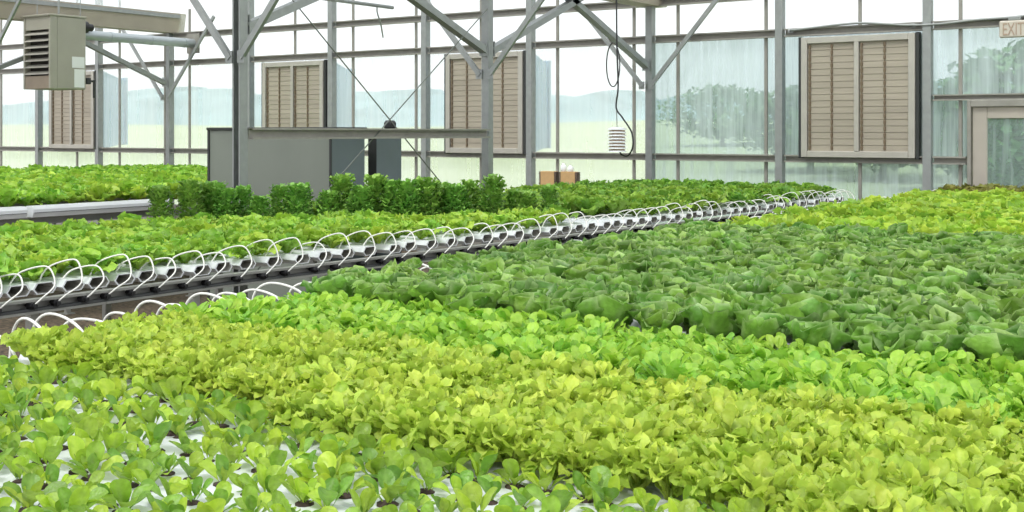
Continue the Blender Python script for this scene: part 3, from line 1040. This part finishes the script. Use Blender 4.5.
# ------------------------------------------------------------------ plants
def leaf_grid(L, Wd, nu, nv, prof, phi0, curl, cup, ruf, rfreq, az, br, bz, lob=0.0, lf=3, twist=0.0, wave=0.0, r=None, tipd=False, rim_glint=0.0):
    """one leaf as a grid: spine bends outward from phi0 by curl, edges cup and ruffle"""
    r = r or random
    t = np.linspace(0, 1, nu + 1)
    if tipd:
        t = 1 - (1 - t) ** 1.7
    s = np.linspace(-1, 1, nv + 1)
    phi = phi0 + curl * t ** 1.3 + wave * np.sin(t * 6 + r.uniform(0, 6)) * t
    dl = L * np.diff(t)
    R = np.concatenate([[0], np.cumsum(np.sin((phi[1:] + phi[:-1]) / 2) * dl)]) + br
    Z = np.concatenate([[0], np.cumsum(np.cos((phi[1:] + phi[:-1]) / 2) * dl)]) + bz
    wv = prof(t) * Wd / 2
    if lob:
        wv = wv * (1 - lob * (0.5 + 0.5 * np.cos(t * lf * 2 * PI + r.uniform(-.4, .4))) * np.clip(t * 3 - .6, 0, 1))
    ph = r.uniform(0, 6)
    ph2 = r.uniform(0, 6)
    T, S = np.meshgrid(t, s, indexing='ij')
    W_ = np.repeat(wv[:, None], nv + 1, 1)
    nrm = cup * S ** 2 * W_ + ruf * np.abs(S) ** 1.6 * np.sin(rfreq * T * 2 * PI + ph + (S > 0) * ph2) * np.clip(T * 2.5, 0, 1)
    nrm += 0.35 * ruf * np.sin(rfreq * 1.7 * T * 2 * PI + 3 * S + ph2)
    tw = twist * T
    side = S * W_ * np.cos(tw)
    nrm = nrm + S * W_ * np.sin(tw)
    cp, sp = np.cos(phi)[:, None], np.sin(phi)[:, None]
    rr = R[:, None] - cp * nrm * 1.0
    zz = Z[:, None] + sp * nrm
    ca, sa = math.cos(az), math.sin(az)
    X = rr * ca - side * sa
    Y = rr * sa + side * ca
    V = np.stack([X, Y, zz], -1).reshape(-1, 3)
    F = []
    for i in range(nu):
        for j in range(nv):
            a = i * (nv + 1) + j
            F.append((a, a + nv + 1, a + nv + 2, a + 1))
    g = r.random()
    b = r.random()
    C = np.zeros((V.shape[0], 4))
    C[:, 0] = np.clip(np.exp(-(S / 0.16) ** 2) * (1 - 0.75 * T) + rim_glint * (np.abs(S) > 0.95), 0, 1).reshape(-1)
    C[:, 1] = g
    C[:, 2] = b
    C[:, 3] = 1
    return V, F, C


def make_plant(name, mat, leaves):
    vs_, fs_, cs_ = [], [], []
    o = 0
    for V, F, C in leaves:
        vs_.append(V); cs_.append(C)
        fs_.extend([tuple(i + o for i in f) for f in F])
        o += len(V)
    V = np.concatenate(vs_); C = np.concatenate(cs_)
    me = bpy.data.meshes.new(name)
    me.from_pydata(V.tolist(), [], fs_)
    at = me.attributes.new('leaf', 'FLOAT_COLOR', 'POINT')
    at.data.foreach_set('color', C.astype(np.float32).reshape(-1))
    me.polygons.foreach_set('use_smooth', [True] * len(me.polygons))
    me.materials.append(mat)
    me.update()
    return me


def spoon(t):      # petiole, then a rounded spoon
    bl = np.clip((t - 0.30) / 0.70, 0, 1)
    # egg-shaped blade, widest past the middle, with a blunt round tip
    return np.maximum(0.09 * (t < 0.6), np.sqrt(np.clip(1 - ((bl - 0.58) / np.where(bl > 0.58, 0.42, 0.58)) ** 2, 0, 1)) * (bl > 0)) + np.where(t > 0.999, 0.10, 0)


def broad(t):
    return np.clip(0.22 + 1.0 * np.sin(np.clip(t, 0, 1) ** 0.85 * PI * 0.93) ** 0.7, 0.15, 1.1) * np.where(t > 0.999, 0.45, 1)


def fan(t):        # narrow foot, wide frilled head
    return np.clip(0.18 + 0.95 * t ** 0.9, 0, 1) * np.where(t > 0.999, 0.72, 1)


def round_tip(t):
    bl = np.clip((t - 0.40) / 0.60, 0, 1)
    return np.maximum(0.12, np.sqrt(np.clip(1 - ((bl - 0.55) / np.where(bl > 0.55, 0.45, 0.55)) ** 2, 0, 1)))


def stalked(t, share):
    b0 = 1 - min(0.75, share)
    bl = np.clip((t - b0) / (1 - b0), 0, 1)
    return np.maximum(0.10, np.sqrt(np.clip(1 - ((bl - 0.52) / np.where(bl > 0.52, 0.50, 0.52)) ** 2, 0, 1)))


def seedling():
    L = []
    n = random.choice([7, 8, 8, 9, 9])
    a0 = random.uniform(0, 6)
    for k in range(n):
        a = a0 + k * 2.4 + random.uniform(-.3, .3)
        sz = random.uniform(0.75, 1.12) * (0.62 if k >= n - 2 else 1.0)
        phi = random.uniform(0.30, 1.05) if k < n - 2 else random.uniform(0.05, 0.4)
        L.append(leaf_grid(0.092 * sz, 0.047 * sz, 10, 4, spoon, phi, random.uniform(-.25, 0.6), 0.35, 0.002, 1.5, a, 0.004, 0.0, twist=random.uniform(-.5, .5), tipd=True))
    return L


def frilly(h, n, wd, ruf, lob, spread=(0.25, 1.25), nu=8, nv=6, prof=fan, cup=0.25, curl=(0.2, 0.8), rf=(2, 3.2), lf=3, tipd=False):
    L = []
    a0 = random.uniform(0, 6)
    for k in range(n):
        q = k / max(1, n - 1)
        a = a0 + k * 2.4 + random.uniform(-.25, .25)
        phi = spread[1] + (spread[0] - spread[1]) * q + random.uniform(-.12, .12)
        sz = (1.0 - 0.28 * q) * random.uniform(0.86, 1.12)
        L.append(leaf_grid(h * sz, wd * sz, nu, nv, prof, max(0.02, phi - 0.25), random.uniform(*curl), cup, ruf * sz, random.uniform(*rf), a, 0.006, 0.002,
                           lob=lob, lf=lf, tipd=tipd, twist=random.uniform(-.45, .45), wave=random.uniform(0, .15)))
    return L


def butterhead():
    L = []
    a0 = random.uniform(0, 6)
    n = 22
    for k in range(n):
        q = k / (n - 1)
        a = a0 + k * 2.4 + random.uniform(-.2, .2)
        phi = 0.98 - 0.9 * q + random.uniform(-.1, .1)
        sz = (1.0 - 0.42 * q) * random.uniform(0.9, 1.1)
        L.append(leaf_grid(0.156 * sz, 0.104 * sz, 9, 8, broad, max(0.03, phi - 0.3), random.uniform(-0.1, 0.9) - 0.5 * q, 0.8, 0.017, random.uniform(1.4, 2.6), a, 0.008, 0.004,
                           twist=random.uniform(-.25, .25), wave=random.uniform(0, .1), rim_glint=0.75))  # pale leaf rim, strengthened to paint highlights along the edges
    return L


def bushy():
    h, r = random.uniform(0.25, 0.34), random.uniform(0.068, 0.086)
    L = []
    n = 190
    for k in range(n):
        z = (k / n) ** 0.9 * h * 0.86
        a = k * 2.399 + random.uniform(-.3, .3)
        top = z / h
        bulge = r * (0.62 + 0.5 * math.sin(min(1, top * 1.15) * PI) ** 0.6)
        l = random.uniform(0.042, 0.062)
        phi = 1.3 - 0.8 * top + random.uniform(-.25, .25)
        L.append(leaf_grid(l, 0.046, 4, 4, fan, max(0.05, phi - 0.3), random.uniform(0.4, 1.3), 0.2, 0.006, 2.0, a, bulge * random.uniform(0.35, 0.85), z + 0.01, twist=random.uniform(-.6, .6)))
    return L


def variants(name, mat, fn, n):
    return [make_plant(name, mat, fn()) for _ in range(n)]


V_seed = variants('lettuce_seedling', M['L_seed'], seedling, 9)
def canopy(n, rad, hmin, hmax, wd, ruf, lob, lf, nv=4):
    """many stalked small blades that close into an even canopy"""
    L = []
    for k in range(n):
        rho = rad * math.sqrt((k + 0.5) / n)
        h = random.uniform(hmin, hmax) * (1 - 0.25 * (rho / rad) ** 2)
        ln = math.hypot(rho, h) * 1.12
        phi = math.atan2(rho, h)
        L.append(leaf_grid(ln, wd * random.uniform(0.8, 1.2), 9, nv, lambda t: stalked(t, 0.036 / ln), max(0.0, phi - 0.35), random.uniform(0.5, 1.5), 0.2, ruf, random.uniform(1.5, 2.6),
                           k * 2.4 + random.uniform(-.3, .3), 0.004, 0.0, lob=lob, lf=lf, twist=random.uniform(-.7, .7), tipd=True))
    return L


V_yel = variants('oakleaf_lettuce', M['L_yellow'], lambda: canopy(46, 0.085, 0.055, 0.105, 0.036, 0.009, 0.5, 4, 6), 8)
V_bri = variants('baby_lettuce', M['L_bright'], lambda: canopy(46, 0.085, 0.055, 0.11, 0.031, 0.003, 0.0, 2, 4), 8)
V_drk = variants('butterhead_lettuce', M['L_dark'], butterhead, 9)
V_rear = variants('leaf_lettuce', M['L_rear'], lambda: frilly(0.175, 15, 0.12, 0.016, 0.12, spread=(0.1, 1.15), cup=0.3, curl=(0.1, 0.9)), 8)
V_far = variants('green_leaf_lettuce', M['L_far'], lambda: frilly(0.135, 15, 0.10, 0.016, 0.15, spread=(0.1, 1.2), cup=0.2, curl=(0.2, 1.0)), 8)
V_bush = variants('curly_lettuce', M['L_bush'], bushy, 9)
V_back = variants('back_bench_lettuce', M['L_back'], lambda: frilly(0.17, 15, 0.11, 0.018, 0.15, spread=(0.1, 1.15), cup=0.2, curl=(0.2, 1.0)), 6)
V_left = variants('far_bench_lettuce', M['L_far'], lambda: frilly(0.21, 18, 0.13, 0.02, 0.15, spread=(0.05, 1.25), cup=0.2, curl=(0.2, 1.0)), 6)
V_oli = variants('bronze_lettuce', M['L_olive'], lambda: frilly(0.15, 15, 0.09, 0.018, 0.3, spread=(0.1, 1.15), cup=0.2), 5)
plug_mesh = MB().lathe([(0.026, -0.02), (0.027, 0.002), (0.022, 0.004), (0.012, 0.008)], (0, 0, 0), 10).build('root_plug', M['plug'])
plug_d = plug_mesh.data
bpy.data.objects.remove(plug_mesh)


def in_view(x, y, z=1.1, mx=190, my=110):
    px, py, d = proj(x, y, z)
    return d > 0.3 and -mx < px < 1024 + 3 * mx and py < 512 + my


def plant_all(spots, name, variants_, label, cat, group, smin, smax, z=ZT, plug=False, tilt=0.12, cap=300, rest_label=None):
    spots = sorted(spots, key=lambda p: (not -40 < proj(p[0], p[1], 1.1)[0] < 1064, proj(p[0], p[1], 1.1)[2]))
    head, rest = spots[:cap], spots[cap:]
    for x, y in head:
        o = inst(name, random.choice(variants_), (x, y, z), random.uniform(0, 6.28), random.uniform(smin, smax))
        o.rotation_euler = (random.gauss(0, tilt), random.gauss(0, tilt), random.uniform(0, 6.28))
        tag(o, label, cat, group)
        if plug:
            inst('root_plug', plug_d, (0, 0, 0), 0, 1, o)
    if rest:
        vs_, fs_, cs_ = [], [], []
        o = 0
        cache = {}
        for x, y in rest:
            me = random.choice(variants_)
            if me.name not in cache:
                co = np.empty(len(me.vertices) * 3); me.vertices.foreach_get('co', co)
                cc = np.empty(len(me.vertices) * 4, dtype=np.float32); me.attributes['leaf'].data.foreach_get('color', cc)
                cache[me.name] = (co.reshape(-1, 3), cc.reshape(-1, 4), np.array([p.vertices[:] for p in me.polygons]))
            co, cc, ff = cache[me.name]
            a = random.uniform(0, 6.28); s = random.uniform(smin, smax)
            ca, sa = math.cos(a) * s, math.sin(a) * s
            V = np.stack([co[:, 0] * ca - co[:, 1] * sa + x, co[:, 0] * sa + co[:, 1] * ca + y, co[:, 2] * s + z], -1)
            vs_.append(V); cs_.append(cc); fs_.append(ff + o); o += len(V)
        V = np.concatenate(vs_); C = np.concatenate(cs_); F = np.concatenate(fs_)
        me = bpy.data.meshes.new(name + '_mass')
        me.from_pydata(V.tolist(), [], F.tolist())
        at = me.attributes.new('leaf', 'FLOAT_COLOR', 'POINT')
        at.data.foreach_set('color', C.reshape(-1))
        me.polygons.foreach_set('use_smooth', [True] * len(me.polygons))
        me.materials.append(variants_[0].materials[0])
        ob = bpy.data.objects.new(name + '_bed', me)
        COL.objects.link(ob)
        tag(ob, rest_label, cat, None, 'stuff')
    print('PLANTS', name, len(head), len(rest))


def rows(band, pitch, jx=0.02, jy=0.015, x0=NEAR_X0 + 0.17, x1=NEAR_X1):
    S = []
    for k, (y, b) in enumerate(near_rows):
        mixed = b == 'A' and y > 1.95 and band in 'AB'   # the last seedling channels change crop part of the way along
        if b != band and not mixed: continue
        cut = -2.4 - (y - 2.12) / 0.08
        x = x0 + (pitch / 2 if k % 2 else 0) + random.uniform(-.02, .02)
        while x < x1:
            if in_view(x, y) and not (mixed and (x < cut) != (band == 'A')):
                S.append((x + random.uniform(-jx, jx), y + random.uniform(-jy, jy)))
            x += pitch
    return S


plant_all(rows('A', 0.074), 'lettuce_seedling', V_seed, 'young spoon-leaved lettuce seedling in a hole of the foremost white channels', 'seedling', 'spoon-leaved seedlings in the foreground', 0.58, 0.88, plug=True,
          rest_label='mass of young lettuce seedlings at the outer ends of the foremost channels')
plant_all(rows('B', 0.095), 'oakleaf_lettuce', V_yel, 'yellow-green lobed lettuce of the band just behind the seedlings', 'oakleaf lettuce', 'yellow-green lettuces behind the seedlings', 0.85, 1.2,
          rest_label='mass of yellow-green lobed lettuce at the outer end of its band')
plant_all(rows('C', 0.092), 'baby_lettuce', V_bri, 'bright green small-leaved lettuce in front of the dark heads', 'baby lettuce', 'bright green lettuces before the dark heads', 0.85, 1.2,
          rest_label='mass of bright green small-leaved lettuce at the outer end of its band')
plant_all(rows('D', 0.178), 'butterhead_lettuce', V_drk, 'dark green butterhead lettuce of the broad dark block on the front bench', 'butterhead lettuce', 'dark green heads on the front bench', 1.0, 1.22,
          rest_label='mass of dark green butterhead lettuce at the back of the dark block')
plant_all(rows('E', 0.21), 'leaf_lettuce', V_rear, 'light green leaf lettuce behind the dark heads, towards the exit door', 'leaf lettuce', 'light green lettuces behind the dark heads', 0.85, 1.2,
          rest_label='mass of light green leaf lettuce at the back of the front bench')
plant_all(rows('O', 0.17), 'bronze_lettuce', V_oli, 'bronze-tinged lettuce of the last rows before the door', 'bronze lettuce', 'bronze lettuces by the door', 1.15, 1.45,
          rest_label='mass of bronze-tinged lettuce beyond the door end of the last rows')


def bush_line(y):       # x of the diagonal belt of tall curly plants
    return -7.25 + (y - 5.95) * 0.89


F_, B_, K_ = [], [], []
for k, y in enumerate(far_rows):
    x = far_edge(y) - 0.12 - (0.09 if k % 2 else 0)
    while x > FAR_X0:
        lx = bush_line(y)
        px, py, d = proj(x, y, 1.1)
        if in_view(x, y) and math.hypot(x - XG, y - YA) > 0.25 and math.hypot(x - XG, y - YB) > 0.25:
            if x > lx + 0.30:
                F_.append((x, y)) if y < 8.0 else K_.append((x, y))
            elif x < lx - 0.42 and y > 6.4:
                K_.append((x, y))
        x -= 0.185
for off, p0, p1, step in ((0.0, 171, 566, 19.5), (-0.24, 178, 520, 21)):
    p = p0
    while p < p1:
        k = (p - 512) / FPX
        a, b = -SN + CS * k, CS + SN * k        # the ray meets the belt's centre line
        d = (-7.25 + off - 0.89 * 5.95) / (a - 0.89 * b)
        yb = min(far_rows, key=lambda q: abs(q - b * d))
        xb = min(max(FAR_X0 + 0.02, a * d + random.uniform(-.02, .02)), far_edge(yb) - 0.06)
        if all(math.hypot(xb - q[0], yb - q[1]) > 0.12 for q in B_) and math.hypot(xb - XG, yb - YA) > 0.17:
            B_.append((xb, yb + random.uniform(-.02, .02)))
        p += step * random.uniform(0.85, 1.15)
plant_all([(x + random.uniform(-.03, .03), y + random.uniform(-.02, .02)) for x, y in F_], 'green_leaf_lettuce', V_far,
          'fresh green frilly lettuce between the open channel ends and the tall curly plants', 'green leaf lettuce', 'frilly lettuces behind the open channel ends', 0.85, 1.2)
plant_all(B_, 'curly_lettuce', V_bush, 'tall dark green curly lettuce of the belt standing before the grey cabinets', 'curly lettuce', 'tall curly plants before the cabinets', 0.86, 1.2, tilt=0.05)
plant_all([(x + random.uniform(-.03, .03), y + random.uniform(-.02, .02)) for x, y in K_], 'back_bench_lettuce', V_back,
          'mid-green lettuce at the back of the channel bench, below the glass wall', 'back lettuce', 'mid-green lettuces at the back of the channel bench', 0.85, 1.2,
          rest_label='mass of mid-green lettuce at the far back of the channel bench')

L_ = []
yy = 5.6
k = 0
while yy < 13.4:
    xx = -10.28 - (0.12 if k % 2 else 0)
    while xx > -17.0:
        if in_view(xx, yy, 1.15, 40):
            px = proj(xx, yy, 1.1)[0]
            if px < 300 and math.hypot(xx - XH, yy - YB) > 0.35:
                L_.append((xx + random.uniform(-.05, .05), yy + random.uniform(-.04, .04)))
        xx -= 0.25
    yy += 0.25
    k += 1
plant_all(L_, 'far_bench_lettuce', V_left, 'green lettuce on the far left bench above the white troughs', 'far lettuce', 'lettuces on the far left bench', 0.85, 1.2, z=1.04,
          rest_label='mass of green lettuce at the back of the far left bench')

# ------------------------------------------------------------------ trees outside
def tree(x, y, h, r, label):
    zb = max(0, y - 30) * 0.022 - 0.1
    t = thing('tree', (x, y, zb), label, 'tree', 'trees outside')
    mb = MB()
    mb.tube([(x, y, zb), (x + 0.1, y, zb + h * 0.3), (x, y, zb + h * 0.7)], 0.16, 8, smooth=3, r1=0.05)
    for k in range(5):
        a = k * 2.4
        mb.tube([(x, y, zb + h * (0.25 + 0.08 * k)), (x + r * .6 * math.cos(a), y + r * .6 * math.sin(a), zb + h * (0.45 + 0.08 * k))], 0.05, 6, r1=0.015)
    part(mb, 'trunk', M['bark'], t)
    L = []
    for k in range(2600):
        u = random.random(); a = random.uniform(0, 6.28); ph = math.acos(random.uniform(-1, 1))
        rr = r * random.uniform(0.55, 1) * (1 + 0.25 * math.sin(3 * a + 2 * ph))
        c = np.array([rr * math.sin(ph) * math.cos(a), rr * math.sin(ph) * math.sin(a), h * 0.56 + h * 0.44 * math.cos(ph) * random.uniform(.7, 1)])
        V, F, C = leaf_grid(0.30, 0.24, 2, 2, broad, random.uniform(0.3, 2), 0.6, 0.2, 0, 1, random.uniform(0, 6.28), 0, 0)
        L.append((V + c, F, C))
    me = make_plant('crown', M['tree'], L)
    inst('crown', me, (0, 0, 0), 0, 1, t)


tree(-6.2, 30, 3.9, 2.0, 'rounded leafy tree outside, left of the exit door')
tree(-0.6, 23, 4.6, 2.3, 'leafy tree outside right behind the glass of the door')
tree(4.6, 30, 5.2, 2.6, 'leafy tree outside beyond the door')
tree(-12.5, 40, 3.4, 2.6, 'leafy tree in the meadow, seen left of the shutter next to the door')
tree(-8.6, 36, 3.2, 2.2, 'low leafy tree in the meadow, hidden partly by the shutter next to the door')
tree(-16.5, 44, 3.3, 2.8, 'broad leafy tree in the meadow, right of the wall column with braces')
tree(-32, 70, 4.0, 3.6, 'leafy tree far in the meadow behind the sensor')
